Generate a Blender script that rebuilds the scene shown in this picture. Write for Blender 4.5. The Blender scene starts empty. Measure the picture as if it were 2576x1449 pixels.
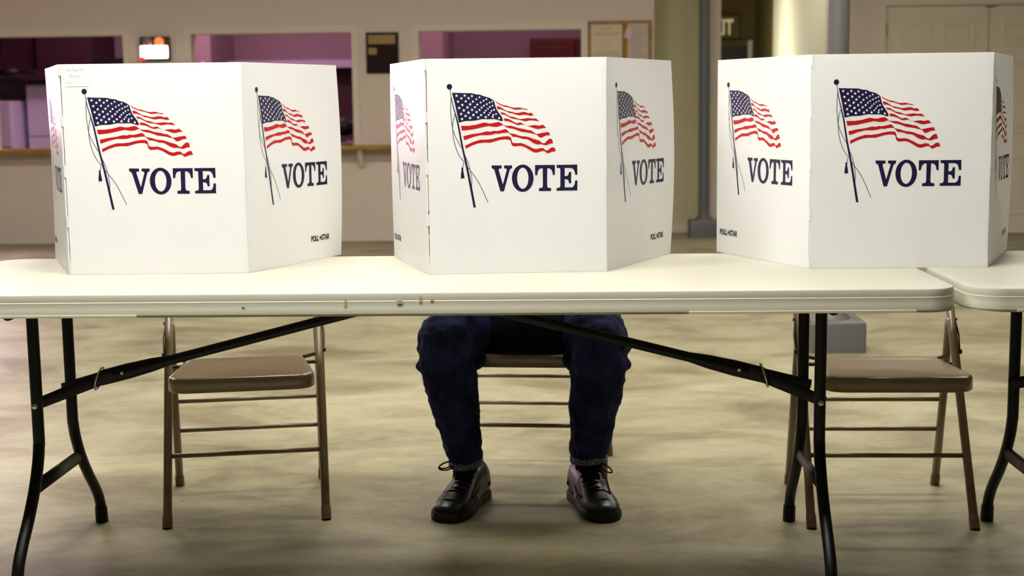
import bpy, bmesh, math, random
from mathutils import Vector, Matrix
from mathutils.geometry import tessellate_polygon
random.seed(7)
sc = bpy.context.scene
C = sc.collection
PI = math.pi

# ------------------------------------------------------------------ helpers
def lin(c):
    return tuple((v/12.92 if v <= .04045 else ((v+.055)/1.055)**2.4) for v in c)
def hexc(h):
    return lin(tuple(int(h[i:i+2], 16)/255 for i in (0, 2, 4)))+(1,)
def mat(name, col, rough=.5, metal=0, spec=.5, emit=None, estr=0, noise=None, bump=None, coat=0):
    m = bpy.data.materials.new(name); m.use_nodes = True
    nt = m.node_tree; b = nt.nodes['Principled BSDF']
    c = hexc(col) if isinstance(col, str) else tuple(col)+(1,)
    b.inputs['Base Color'].default_value = c
    b.inputs['Roughness'].default_value = rough
    b.inputs['Metallic'].default_value = metal
    b.inputs['Specular IOR Level'].default_value = spec
    b.inputs['Coat Weight'].default_value = coat
    if emit:
        b.inputs['Emission Color'].default_value = hexc(emit); b.inputs['Emission Strength'].default_value = estr
    tc = nt.nodes.new('ShaderNodeTexCoord')
    if noise:      # (scale, other colour, lo, hi)
        n = nt.nodes.new('ShaderNodeTexNoise'); n.inputs['Scale'].default_value = noise[0]; n.inputs['Detail'].default_value = 6
        nt.links.new(tc.outputs['Object'], n.inputs['Vector'])
        r = nt.nodes.new('ShaderNodeValToRGB'); r.color_ramp.elements[0].position = noise[2]; r.color_ramp.elements[1].position = noise[3]
        r.color_ramp.elements[0].color = c; r.color_ramp.elements[1].color = hexc(noise[1])
        nt.links.new(n.outputs['Fac'], r.inputs['Fac']); nt.links.new(r.outputs['Color'], b.inputs['Base Color'])
    if bump:       # (scale, strength, distance)
        n = nt.nodes.new('ShaderNodeTexNoise'); n.inputs['Scale'].default_value = bump[0]; n.inputs['Detail'].default_value = 4
        nt.links.new(tc.outputs['Object'], n.inputs['Vector'])
        bp = nt.nodes.new('ShaderNodeBump'); bp.inputs['Strength'].default_value = bump[1]; bp.inputs['Distance'].default_value = bump[2]
        nt.links.new(n.outputs['Fac'], bp.inputs['Height']); nt.links.new(bp.outputs['Normal'], b.inputs['Normal'])
    return m

def obj(name, bm, m, parent=None, smooth=False, loc=None, rot=None):
    bmesh.ops.recalc_face_normals(bm, faces=bm.faces)
    me = bpy.data.meshes.new(name); bm.to_mesh(me); bm.free()
    if smooth:
        for p in me.polygons: p.use_smooth = True
    ms = m if isinstance(m, (list, tuple)) else [m]
    for x in ms: me.materials.append(x)
    o = bpy.data.objects.new(name, me); C.objects.link(o)
    if parent: o.parent = parent
    if loc: o.location = loc
    if rot: o.rotation_euler = rot
    return o
def auto(o, ang=35):
    me = o.data
    for p in me.polygons: p.use_smooth = True
    me.set_sharp_from_angle(angle=math.radians(ang))
    return o
def thing(name, label, cat, loc=(0, 0, 0), rz=0, group=None):
    o = bpy.data.objects.new(name, None); C.objects.link(o); o.empty_display_size = .1
    o.location = loc; o.rotation_euler = (0, 0, rz); return tag(o, label, cat, group)
def tag(o, label, cat, group=None):
    o['label'] = label; o['category'] = cat
    if group: o['group'] = group
    return o
def struct(name, bm, m, parent=None, **k):
    o = obj(name, bm, m, parent, **k)
    if not parent: o['kind'] = 'structure'
    return o
def box(bm, a, b, bev=0, mi=0, seg=2):
    x0, y0, z0 = a; x1, y1, z1 = b
    vs = [bm.verts.new(p) for p in ((x0,y0,z0),(x1,y0,z0),(x1,y1,z0),(x0,y1,z0),(x0,y0,z1),(x1,y0,z1),(x1,y1,z1),(x0,y1,z1))]
    fs = [bm.faces.new([vs[i] for i in f]) for f in ((0,3,2,1),(4,5,6,7),(0,1,5,4),(1,2,6,5),(2,3,7,6),(3,0,4,7))]
    for f in fs: f.material_index = mi
    if bev:
        es = list({e for f in fs for e in f.edges})
        bmesh.ops.bevel(bm, geom=es, offset=bev, segments=seg, affect='EDGES', profile=.5)
def frames(pts):
    pts = [Vector(p) for p in pts]; out = []
    n = len(pts); up = None
    for i in range(n):
        t = (pts[min(i+1, n-1)]-pts[max(i-1, 0)]).normalized()
        if up is None:
            a = Vector((0, 0, 1)) if abs(t.z) < .9 else Vector((0, 1, 0))
            up = (a-t*a.dot(t)).normalized()
        else:
            up = (up-t*up.dot(t)).normalized()
        out.append((pts[i], t, up, t.cross(up).normalized()))
    return out
def tube(bm, pts, r, seg=14, cap=True, mi=0, sq=1):
    """round tube along pts; r number or list; sq = flattening along the up axis"""
    rs = r if isinstance(r, (list, tuple)) else [r]*len(pts)
    rings = []
    for (p, t, u, s), rr in zip(frames(pts), rs):
        rx, ry = rr if isinstance(rr, tuple) else (rr, rr*sq)
        rings.append([bm.verts.new(p+s*rx*math.cos(2*PI*k/seg)+u*ry*math.sin(2*PI*k/seg)) for k in range(seg)])
    for a, b in zip(rings, rings[1:]):
        for k in range(seg):
            f = bm.faces.new((a[k], a[(k+1) % seg], b[(k+1) % seg], b[k])); f.material_index = mi
    if cap:
        f = bm.faces.new(rings[0][::-1]); f.material_index = mi
        f = bm.faces.new(rings[-1]); f.material_index = mi
def smoothpath(pts, n=6):
    pts = [Vector(p) for p in pts]; out = []
    P = [pts[0]]+pts+[pts[-1]]
    for i in range(1, len(P)-2):
        for k in range(n):
            t = k/n; a, b, c, d = P[i-1], P[i], P[i+1], P[i+2]
            out.append(.5*((2*b)+(c-a)*t+(2*a-5*b+4*c-d)*t*t+(3*b-a-3*c+d)*t**3))
    out.append(pts[-1]); return out
def lathe(bm, prof, c=(0, 0, 0), seg=24, axis='z', mi=0):
    rings = []
    for r, h in prof:
        ring = []
        for k in range(seg):
            a = 2*PI*k/seg; q = (r*math.cos(a), r*math.sin(a), h)
            if axis == 'y': q = (q[0], q[2], q[1])
            if axis == 'x': q = (q[2], q[0], q[1])
            ring.append(bm.verts.new((c[0]+q[0], c[1]+q[1], c[2]+q[2])))
        rings.append(ring)
    for a, b in zip(rings, rings[1:]):
        for k in range(seg):
            f = bm.faces.new((a[k], a[(k+1) % seg], b[(k+1) % seg], b[k])); f.material_index = mi
    bm.faces.new(rings[0][::-1]).material_index = mi; bm.faces.new(rings[-1]).material_index = mi
def B(): return bmesh.new()
def boxo(name, a, b, m, parent=None, bev=0, **k):
    bm = B(); box(bm, a, b, bev); return obj(name, bm, m, parent, **k)
def text_bm(txt, size, ext=.0, bold=0, shear=0, align='LEFT', wid=1):
    cu = bpy.data.curves.new('t', 'FONT'); cu.body = txt; cu.size = size; cu.extrude = ext; cu.offset = bold; cu.shear = shear; cu.align_x = align
    o = bpy.data.objects.new('t', cu); C.objects.link(o)
    dg = bpy.context.evaluated_depsgraph_get(); dg.update()
    me = bpy.data.meshes.new_from_object(o.evaluated_get(dg))
    bm = B(); bm.from_mesh(me)
    bpy.data.objects.remove(o); bpy.data.curves.remove(cu); bpy.data.meshes.remove(me)
    for v in bm.verts: v.co.x *= wid
    return bm
def merge(dst, src, M):
    src.transform(M); me = bpy.data.meshes.new('tmp'); src.to_mesh(me); src.free(); dst.from_mesh(me); bpy.data.meshes.remove(me)

# ------------------------------------------------------------------ materials
def floor_mat():
    m = bpy.data.materials.new('sealed concrete'); m.use_nodes = True; nt = m.node_tree; b = nt.nodes['Principled BSDF']
    L = nt.links.new; N = nt.nodes.new
    tc = N('ShaderNodeTexCoord'); mp = N('ShaderNodeMapping'); mp.inputs['Scale'].default_value = (.8, 1.3, 1); L(tc.outputs['Object'], mp.inputs['Vector'])
    n1 = N('ShaderNodeTexNoise'); n1.inputs['Scale'].default_value = 2.1; n1.inputs['Detail'].default_value = 9; n1.inputs['Roughness'].default_value = .62; n1.inputs['Distortion'].default_value = .6
    L(mp.outputs['Vector'], n1.inputs['Vector'])
    r1 = N('ShaderNodeValToRGB'); e = r1.color_ramp.elements
    e[0].position = .34; e[0].color = hexc('7a7159'); e[1].position = .68; e[1].color = hexc('b0ac90')
    x = e.new(.5); x.color = hexc('9b967a')
    L(n1.outputs['Fac'], r1.inputs['Fac'])
    n2 = N('ShaderNodeTexNoise'); n2.inputs['Scale'].default_value = 11; n2.inputs['Detail'].default_value = 8; n2.inputs['Roughness'].default_value = .7; n2.inputs['Distortion'].default_value = 1.2
    L(mp.outputs['Vector'], n2.inputs['Vector'])
    r2 = N('ShaderNodeValToRGB'); r2.color_ramp.elements[0].position = .30; r2.color_ramp.elements[0].color = (.62, .58, .5, 1); r2.color_ramp.elements[1].position = .56; r2.color_ramp.elements[1].color = (1, 1, 1, 1)
    L(n2.outputs['Fac'], r2.inputs['Fac'])
    mx = N('ShaderNodeMix'); mx.data_type = 'RGBA'; mx.blend_type = 'MULTIPLY'; mx.inputs['Factor'].default_value = .6
    L(r1.outputs['Color'], mx.inputs['A']); L(r2.outputs['Color'], mx.inputs['B'])
    v = N('ShaderNodeTexVoronoi'); v.inputs['Scale'].default_value = 5; v.inputs['Randomness'].default_value = 1; L(tc.outputs['Object'], v.inputs['Vector'])
    r3 = N('ShaderNodeValToRGB'); r3.color_ramp.elements[0].position = .02; r3.color_ramp.elements[0].color = (.45, .38, .3, 1); r3.color_ramp.elements[1].position = .06; r3.color_ramp.elements[1].color = (1, 1, 1, 1)
    L(v.outputs['Distance'], r3.inputs['Fac'])
    mx2 = N('ShaderNodeMix'); mx2.data_type = 'RGBA'; mx2.blend_type = 'MULTIPLY'; mx2.inputs['Factor'].default_value = .6
    L(mx.outputs['Result'], mx2.inputs['A']); L(r3.outputs['Color'], mx2.inputs['B']); L(mx2.outputs['Result'], b.inputs['Base Color'])
    rr = N('ShaderNodeMapRange'); rr.inputs['To Min'].default_value = .38; rr.inputs['To Max'].default_value = .6; L(n2.outputs['Fac'], rr.inputs['Value']); L(rr.outputs['Result'], b.inputs['Roughness'])
    bp = N('ShaderNodeBump'); bp.inputs['Strength'].default_value = .12; bp.inputs['Distance'].default_value = .01; L(n2.outputs['Fac'], bp.inputs['Height']); L(bp.outputs['Normal'], b.inputs['Normal'])
    b.inputs['Specular IOR Level'].default_value = .35
    return m
def denim_mat():
    m = bpy.data.materials.new('denim'); m.use_nodes = True; nt = m.node_tree; b = nt.nodes['Principled BSDF']
    L = nt.links.new; N = nt.nodes.new; tc = N('ShaderNodeTexCoord')
    n1 = N('ShaderNodeTexNoise'); n1.inputs['Scale'].default_value = 900; L(tc.outputs['Object'], n1.inputs['Vector'])
    n2 = N('ShaderNodeTexNoise'); n2.inputs['Scale'].default_value = 14; n2.inputs['Detail'].default_value = 6; L(tc.outputs['Object'], n2.inputs['Vector'])
    ad = N('ShaderNodeMath'); ad.operation = 'MULTIPLY_ADD'; ad.inputs[1].default_value = .35; L(n1.outputs['Fac'], ad.inputs[0]); L(n2.outputs['Fac'], ad.inputs[2])
    r = N('ShaderNodeValToRGB'); r.color_ramp.elements[0].position = .45; r.color_ramp.elements[0].color = hexc('10132c'); r.color_ramp.elements[1].position = .9; r.color_ramp.elements[1].color = hexc('2c3560')
    L(ad.outputs[0], r.inputs['Fac']); L(r.outputs['Color'], b.inputs['Base Color'])
    b.inputs['Roughness'].default_value = .9; b.inputs['Specular IOR Level'].default_value = .15
    n3 = N('ShaderNodeTexNoise'); n3.inputs['Scale'].default_value = 22; n3.inputs['Detail'].default_value = 3; L(tc.outputs['Object'], n3.inputs['Vector'])
    bp = N('ShaderNodeBump'); bp.inputs['Strength'].default_value = .5; bp.inputs['Distance'].default_value = .012; L(n3.outputs['Fac'], bp.inputs['Height']); L(bp.outputs['Normal'], b.inputs['Normal'])
    return m
M = dict(
    floor=floor_mat(), denim=denim_mat(),
    wall=mat('painted wall', 'd9cbbf', .85, spec=.2, bump=(60, .05, .01)),
    walltrim=mat('painted trim', 'dcd2c2', .6, spec=.3),
    wallfar=mat('dark brown wall paint', '5e574c', .9, spec=.1),  # dark brown so the unseen hall walls bounce less light
    alcove=mat('olive beige paint', 'cfcaa6', .8, spec=.2),
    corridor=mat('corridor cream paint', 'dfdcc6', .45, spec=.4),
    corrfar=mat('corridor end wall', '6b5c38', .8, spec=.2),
    darkdoor=mat('dark door', '22241a', .5),
    ceil=mat('ceiling paint', '85806f', .9),
    door=mat('door paint', 'dcd3bc', .5, spec=.3),
    brass=mat('brass', 'a8893c', .35, metal=.8),
    counter=mat('oak counter edge', 'a8842c', .4, noise=(12, '8a6420', .4, .7)),
    kitchen=mat('mauve kitchen wall', 'b49ca8', .8, spec=.2),
    kitchdark=mat('dark mauve cabinet', '4a2434', .6),
    kitchpale=mat('white enamel', 'e4dcf6', .35),
    redwood=mat('red brown wood', '641206', .4, noise=(9, '3c0402', .35, .7)),
    black=mat('black plastic', '0a0a0e', .45),
    steel=mat('grey paint post', '636362', .42, spec=.5),
    plastic=mat('almond plastic', 'bab7a5', .42, spec=.45, bump=(220, .06, .002)),
    rim=mat('almond plastic rim', 'bdb8a0', .45),
    scuff=mat('brown scuff', 'ada58c', .6), tlegs=mat('black powder coat', '030304', .42, spec=.28),
    zinc=mat('zinc bolt', 'c9c4b8', .3, metal=.9),
    chair=mat('tan enamel', '7d6c50', .3, spec=.6, coat=.25),
    rubber=mat('brown rubber', '7d6350', .6),
    darkmetal=mat('dark bracket', '3a2e20', .4, metal=.4),
    board=mat('white corrugated plastic', 'f4f5f3', .27, spec=.5, bump=(90, .03, .002)),
    navy=mat('navy ink', '120e38', .45), red=mat('red ink', 'b4090f', .45), blackink=mat('black ink', '141422', .45),
    star=mat('white star ink', 'f1f1f0', .45),
    pencil=mat('pencil grey', 'b9b9b9', .6), tape=mat('label paper', 'f7f7f6', .4),
    cork=mat('cork', 'a87a1c', .85, noise=(60, '8a5f12', .4, .65)), oak=mat('oak frame', 'a27640', .45, noise=(20, '8a602e', .4, .6)),
    paper=mat('cream paper', 'd5c7ae', .8), paper2=mat('grey paper', 'c6b7ad', .8), pink=mat('pinkish note', 'd9bfcb', .8), redpic=mat('red print', 'b3120f', .5), ochre=mat('faded orange print', 'c59a77', .8), grey=mat('grey print', '9a8c80', .8),
    plaque=mat('dark walnut plaque', '24100c', .7, spec=.2), gold=mat('gold plate', '8d7440', .35, metal=.4),
    skin=mat('skin', 'c58f72', .55), hair=mat('grey brown hair', '4a3c30', .7, bump=(150, .6, .01)), sweater=mat('dark wool', '0d0f16', .95, spec=.1, bump=(300, .3, .004)),
    leather=mat('black leather', '0b0a0a', .36, spec=.45, bump=(45, .25, .004)), sole=mat('shoe sole', '120e0c', .6, noise=(30, '33201a', .52, .62)),
    lace=mat('black lace', '060606', .8), mark=mat('tan tick mark', '6f5c3a', .4), heel=mat('olive heel patch', '57492a', .5), sock=mat('black sock', '050508', .95, spec=.1), hem=mat('faded denim hem', '8c8aa8', .9, noise=(260, '3a3860', .42, .58)),
    amber=mat('amber lamp', 'd9834d', .3, emit='ff8a40', estr=.9), lens=mat('lamp lens', '9b7d80', .3), glow=mat('lit white panel', 'ffffff', .3, emit='fff2ee', estr=9), redglow=mat('lit red corner', 'ff3030', .3, emit='ff2020', estr=1.5), bezel=mat('brown housing', '35201c', .4),
    exitl=mat('exit letters', 'cfc79c', .6, emit='d8cf9e', estr=.35), exitb=mat('exit sign body', '5d5230', .6),
    lamp=mat('fluorescent diffuser', 'ffffff', .5, emit='fff6e6', estr=29), lampf=mat('fluorescent diffuser front', 'ffffff', .5, emit='fffcf8', estr=53), klamp=mat('mauve tube', 'ffffff', .5, emit='ffc6dc', estr=18),
    pane=mat('bright window pane', 'ffffff', .2, emit='ffd2f0', estr=34), cceil=mat('corridor fill diffuser', 'ffffff', .2, emit='fffbe6', estr=70), cglow=mat('added corridor glow', 'ffffff', .2, emit='fffbe6', estr=18), frame=mat('lamp frame', 'd0d0cc', .4),
)

def translucent(m, fac, col):
    nt = m.node_tree; out = nt.nodes['Material Output']; b = nt.nodes['Principled BSDF']
    t = nt.nodes.new('ShaderNodeBsdfTranslucent'); t.inputs['Color'].default_value = hexc(col); mx = nt.nodes.new('ShaderNodeMixShader'); mx.inputs[0].default_value = fac
    nt.links.new(b.outputs[0], mx.inputs[1]); nt.links.new(t.outputs[0], mx.inputs[2]); nt.links.new(mx.outputs[0], out.inputs['Surface'])
translucent(M['board'], .3, 'f5f6f4'); translucent(M['tape'], .3, 'f8f8f7')

# ------------------------------------------------------------------ the room
WY = 8.66   # hall side of the far wall
T = .15
def wallbox(name, a, b, m):
    bm = B(); box(bm, a, b); return struct(name, bm, m)
CH = 2.9
bm = B(); box(bm, (-9, -7, -.1), (5, 14, 0)); struct('floor', bm, M['floor'])
bm = B(); box(bm, (-9.2, -7.2, CH), (5.2, 14.2, CH+.1)); struct('ceiling', bm, M['ceil'])
wallbox('wall_left', (-9.15, -7, 0), (-9, 14, CH), M['wallfar'])
wallbox('wall_right', (5, -7, 0), (5.15, 14, CH), M['wallfar'])
wallbox('wall_front', (-9, -7.15, 0), (5, -7, CH), M['wallfar'])
# far wall with three serving hatches and a window
bm = B()
HZ0, HZ1 = .80, 1.742
hat = [(-5.68, -4.54), (-3.965, -2.622), (-2.062, -.715)]
WX0, WX1, WZ0, WZ1 = -7.3, -5.76, .99, 1.5
def W(x0, x1, z0, z1): box(bm, (x0, WY, z0), (x1, WY+T, z1))
W(-9, -.115, 0, HZ0); W(-9, -.115, HZ1, CH)
W(-9, WX0, HZ0, HZ1); W(WX0, WX1, HZ0, WZ0); W(WX0, WX1, WZ1, HZ1)
xs = [WX1]+[v for h in hat for v in h]+[-.115]
for i in range(0, len(xs), 2): W(xs[i], xs[i+1], HZ0, HZ1)
struct('wall_back', bm, M['wall'])
# window beyond the left edge of the view
bm = B(); box(bm, (WX0, WY+.06, WZ0), (WX1, WY+.07, WZ1)); w1 = struct('window_1', bm, M['pane'])
bm = B(); box(bm, (WX0, WY+.08, WZ0), (WX1, WY+T, WZ1)); obj('window_backing', bm, M['wall'], w1)  # unseen block added behind the pane, keeps its light out of the kitchen
bm = B(); F = .03
box(bm, (WX0, WY+.02, WZ0), (WX0+F, WY+.05, WZ1)); box(bm, (WX1-F, WY+.02, WZ0), (WX1, WY+.05, WZ1)); box(bm, (WX0+F, WY+.02, WZ0), (WX1-F, WY+.05, WZ0+F)); box(bm, (WX0+F, WY+.02, WZ1-F), (WX1-F, WY+.05, WZ1))
obj('window_frame', bm, M['walltrim'], w1)
# trims round the hatches
for n, (x0, x1) in enumerate(hat):
    bm = B(); t = .055
    box(bm, (x0-t, WY-.015, HZ0+.012), (x0, WY+.0, HZ1+t)); box(bm, (x1, WY-.015, HZ0+.012), (x1+t, WY, HZ1+t)); box(bm, (x0, WY-.015, HZ1), (x1, WY, HZ1+t))
    struct('trim_%d' % (n+1), bm, M['walltrim'])
# counter shelf
bm = B(); box(bm, (-8.8, WY-.20, .775), (-1.6, WY-.001, .81), .008)
ct = obj('serving_counter', bm, M['counter']); tag(ct, 'long oak-edged serving counter shelf along the far wall below the hatches', 'counter')
for x in (-4.4, -2.56):
    bm = B(); box(bm, (x-.02, WY-.16, .62), (x+.02, WY, .775)); bmesh.ops.translate(bm, verts=[v for v in bm.verts if v.co.z < .65 and v.co.y < WY-.1], vec=(0, .13, 0))
    obj('bracket', bm, M['walltrim'], ct)
# alcove, wall strip and corridor mouth
wallbox('wall_return', (-.115-.15, WY+T, 0), (-.115, 9.2, CH), M['alcove'])
wallbox('wall_alcove', (-.115, 9.2, 0), (.34, 9.35, CH), M['alcove'])
bm = B(); box(bm, (-.115, 9.185, 0), (.34, 9.2, .075)); struct('baseboard_alcove', bm, M['walltrim'])
wallbox('wall_strip', (.34, 8.93, 0), (.463, 9.35, CH), M['wall'])
bm = B(); box(bm, (1.33, 8.73, 0), (1.79, 8.88, CH)); box(bm, (1.79, 8.73, 1.892), (3.50, 8.88, CH)); box(bm, (3.50, 8.73, 0), (5, 8.88, CH)); struct('wall_doors', bm, M['wall'])
CY = 13.2
wallbox('wall_corridor_right', (1.33, 8.88, 0), (1.48, 11.85, CH), M['corridor'])
wallbox('wall_corridor_far', (1.33, 11.85, 0), (1.48, CY, CH), M['corrfar'])  # far stretch of the right wall, its dimness put into the paint colour
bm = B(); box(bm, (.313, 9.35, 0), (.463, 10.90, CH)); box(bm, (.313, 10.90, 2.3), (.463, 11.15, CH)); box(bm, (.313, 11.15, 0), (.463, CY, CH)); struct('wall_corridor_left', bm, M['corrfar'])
bm = B(); box(bm, (.42, 10.90, 0), (.43, 11.15, 2.3)); struct('corridor_glow_panel', bm, M['cglow'])  # unseen glowing panel added to throw a bright band on the right wall
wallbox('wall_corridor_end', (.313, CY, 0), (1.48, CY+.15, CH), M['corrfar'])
bm = B(); box(bm, (.50, CY-.05, 0), (1.24, CY, 1.75)); d = struct('door_3', bm, M['darkdoor'])
bm = B(); box(bm, (1.24, CY-.06, 0), (1.29, CY, 1.81)); obj('door_frame', bm, M['corridor'], d)
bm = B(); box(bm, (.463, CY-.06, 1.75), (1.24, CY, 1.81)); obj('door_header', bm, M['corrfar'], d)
# unseen ceiling light added to brighten the corridor wall near its mouth
t = thing('corridor_fill_light', 'small square fill light added unseen just inside the corridor mouth', 'ceiling light', (.85, 9.05, CH))
boxo('diffuser', (-.12, -.1, -.05), (.12, .1, -.01), M['cceil'], t); boxo('frame', (-.14, -.12, -.03), (.14, .12, -.001), M['frame'], t)
# exit sign
t = thing('exit_sign', 'pale-lettered exit sign above the dark door at the corridor end', 'sign', (.86, CY-.09, 1.965))
boxo('sign_body', (-.28, 0, -.13), (.28, .06, .13), M['exitb'], t, .006)
bm = text_bm('EXIT', .24, .003, .006, align='CENTER', wid=.62); bm.transform(Matrix.Translation((.055, -.004, -.085)) @ Matrix.Rotation(PI/2, 4, 'X')); obj('lettering', bm, M['exitl'], t)
# double doors
def door(n, x0, x1, hinge):
    bm = B(); box(bm, (x0, 8.75, .01), (x1, 8.79, 1.888))
    d = struct('door_%d' % n, bm, M['door']); w = x1-x0
    for (a, b) in ((.13, .44), (.56, .87)):
        for (z0, z1) in ((.17, .66), (.84, 1.44), (1.56, 1.76)):
            bm = B(); xa, xb = x0+a*w, x0+b*w; e = .022
            box(bm, (xa, 8.738, z0), (xb, 8.75, z0+e)); box(bm, (xa, 8.738, z1-e), (xb, 8.75, z1)); box(bm, (xa, 8.738, z0+e), (xa+e, 8.75, z1-e)); box(bm, (xb-e, 8.738, z0+e), (xb, 8.75, z1-e)); box(bm, (xa+.05, 8.741, z0+.05), (xb-.05, 8.75, z1-.05), .004)
            obj('door_panel', bm, M['door'], d)
    hx = x0-.004 if hinge == 'l' else x1+.004
    for z in (.3, 1.0, 1.7):
        bm = B(); lathe(bm, [(.009, -.055), (.009, .055)], (hx, 8.738, z), 10); box(bm, (hx-.006, 8.738, z-.05), (hx+.012, 8.75, z+.05)); obj('hinge', bm, M['brass'], d)
    return d
door(1, 1.80, 2.634, 'l'); d2 = door(2, 2.642, 3.476, 'r')
bm = B(); lathe(bm, [(.012, 0), (.012, -.03), (.028, -.035), (.03, -.055), (.018, -.07)], (2.71, 8.745, .9), 18, 'y'); obj('door_knob', bm, M['brass'], d2, smooth=True)
bm = B(); box(bm, (2.60, 8.735, 1.875), (2.69, 8.75, 1.892)); obj('top_catch', bm, M['brass'], d2)
bm = B(); t_ = .058
box(bm, (1.79-t_, 8.712, 0), (1.79, 8.73, 1.9+t_)); box(bm, (1.79, 8.712, 1.9), (3.486, 8.73, 1.9+t_)); box(bm, (3.486, 8.712, 0), (3.486+t_, 8.73, 1.9+t_)); struct('trim_4', bm, M['walltrim'])
# round black knob on the alcove wall
bm = B(); lathe(bm, [(.016, 0), (.016, -.03), (.036, -.04), (.04, -.06), (.026, -.078)], (0, 0, 0), 20, 'y'); k = obj('wall_bumper', bm, M['black'], smooth=True, loc=(.014, 9.2, .635)); tag(k, 'round black bumper on the olive beige alcove wall beside the middle voting booth', 'bumper')

# posts
def post(x, y, label):
    t = thing('steel_post', label, 'post', (x, y, 0), 0, 'grey posts with block feet')
    bm = B(); lathe(bm, [(.047, .12), (.047, CH)], (0, 0, 0), 28); auto(obj('pipe', bm, M['steel'], t))
    bm = B(); box(bm, (-.128, -.128, 0), (.128, .128, .145)); bmesh.ops.bevel(bm, geom=[e for e in bm.edges if not all(v.co.z < .01 for v in e.verts)], offset=.016, segments=4, affect='EDGES', profile=.5)
    auto(obj('base_block', bm, M['steel'], t), 50)
    bm = B(); lathe(bm, [(.075, .144), (.07, .155), (.05, .175), (.047, .19)], (0, 0, 0), 28); auto(obj('collar', bm, M['steel'], t), 60)
    return t
post(.316, 8.80, 'thin grey post with block foot against the far alcove, left of the corridor')
post(.372, 3.375, 'grey post with block foot behind the right-hand chair and voting booth')

# ------------------------------------------------------------------ kitchen behind the hatches
wallbox('wall_kitchen', (-9, 11.6, 0), (-.12, 11.75, CH), M['kitchen'])
wallbox('wall_kitchen_end', (-.265, 9.2, 0), (-.115, 11.75, CH), M['kitchen'])
wallbox('wall_kitchen_pillar', (-2.72, 10.2, 0), (-2.0, 11.6, CH), M['kitchen'])
wallbox('wall_kitchen_pier', (-4.72, 10.6, 0), (-4.29, 11.6, CH), M['kitchen'])
def fridge(x, y, w, d, h, label):
    t = thing('refrigerator', label, 'refrigerator', (x, y, 0), 0, 'white kitchen appliances')
    boxo('cabinet', (0, .03, 0), (w, d, h), M['kitchpale'], t, .01); boxo('door', (.01, 0, .06), (w-.01, .028, h*.62), M['kitchpale'], t, .01); boxo('freezer_door', (.01, 0, h*.63), (w-.01, .028, h-.01), M['kitchpale'], t, .01)
    boxo('handle', (w-.06, -.03, h*.4), (w-.04, 0, h*.58), M['frame'], t)
fridge(-7.05, 10.5, .80, .65, 1.22, 'pale square-topped white refrigerator at the left edge behind the left hatch')
fridge(-6.2, 10.75, .8, .65, 1.38, 'taller white refrigerator behind the left hatch, next to the square one')
t = thing('wall_cabinet', 'dark mauve wall cupboards high on the wall behind the left hatch', 'cabinet', (-7.3, 10.9, 1.5))
boxo('cabinet_body', (0, .02, 0), (1.75, .7, .6), M['kitchdark'], t)
for i in range(3): boxo('cabinet_door', (.02+i*.58, 0, .02), (.02+i*.58+.55, .02, .58), M['kitchdark'], t, .006)
t = thing('range_hood', 'dark plum extractor hood inside the left hatch near its right end', 'range hood', (-6.18, 10.6, 1.42))
bm = B(); box(bm, (0, 0, 0), (.75, .6, .1)); box(bm, (.1, .2, .1), (.65, .6, .9)); obj('hood_body', bm, M['kitchdark'], t)
t = thing('hanging_pan', 'black pan hanging at the left inside the left hatch', 'pan', (-6.05, 10.0, 1.49))
bm = B(); lathe(bm, [(.08, -.05), (.115, -.03), (.125, .02), (.11, .02), (.1, -.02)], (0, 0, 0), 20); obj('pan_bowl', bm, M['black'], t, smooth=True)
bm = B(); tube(bm, [(-.08, 0, .0), (-.1, 0, .08), (-.07, 0, .2)], .013); obj('hook', bm, M['black'], t); bm = B(); tube(bm, [(.11, 0, 0), (.25, 0, -.03)], .014); obj('pan_handle', bm, M['black'], t)
boxo('hook_bar', (-.08, -.005, .2), (-.06, .005, 1.4), M['black'], t)
t = thing('black_speaker', 'black box with two pale round cones inside the left hatch', 'speaker', (-5.12, 9.6, 1.30))
boxo('speaker_case', (0, .01, 0), (.32, .2, .29), M['black'], t, .006)
for x in (.09, .22):
    bm = B(); lathe(bm, [(.038, .01), (.04, -.004), (.02, .004), (.004, .002)], (x, 0, .17), 20, 'y'); obj('speaker_cone', bm, M['kitchdark'], t, smooth=True)
t = thing('speaker_shelf', 'small mauve shelf under the black box inside the left hatch', 'shelf', (-5.2, 9.55, 1.26))
boxo('shelf_board', (0, 0, 0), (.5, .3, .038), M['kitchen'], t)
boxo('shelf_support', (.02, .12, -.46+.0), (.06, .16, 0), M['kitchen'], t); boxo('shelf_support', (.44, .12, -.46), (.48, .16, 0), M['kitchen'], t)
t = thing('coffee_urn', 'black urn with a pale lid inside the middle hatch at its left edge', 'urn', (-4.18, 9.85, 1.02))
bm = B(); lathe(bm, [(.08, 0), (.085, .05), (.085, .42), (.075, .45)], (0, 0, 0), 24); auto(obj('urn_body', bm, M['black'], t))
bm = B(); lathe(bm, [(.075, .45), (.05, .49), (.012, .5), (.012, .53), (.005, .535)], (0, 0, 0), 24); obj('urn_lid', bm, M['kitchpale'], t, smooth=True)
t = thing('prep_counter', 'dark mauve prep counter with pale ledge inside the middle hatch', 'counter', (-5.3, 9.55, 0))
boxo('counter_body', (0, 0, 0), (3.0, .55, .76), M['kitchdark'], t); boxo('counter_top', (-.03, -.03, .76), (3.03, .58, .80), M['kitchen'], t)
r5 = boxo('storage_crate', (-4.2, 9.75, .80), (-2.9, 10.05, 1.02), M['kitchdark']); tag(r5, 'long dark plum crate on the prep counter in the middle hatch', 'crate')
t = thing('wall_ledge', 'long pale mauve ledge across the kitchen wall seen in the middle hatch', 'ledge', (-4.3, 11.3, 1.52))
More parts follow.
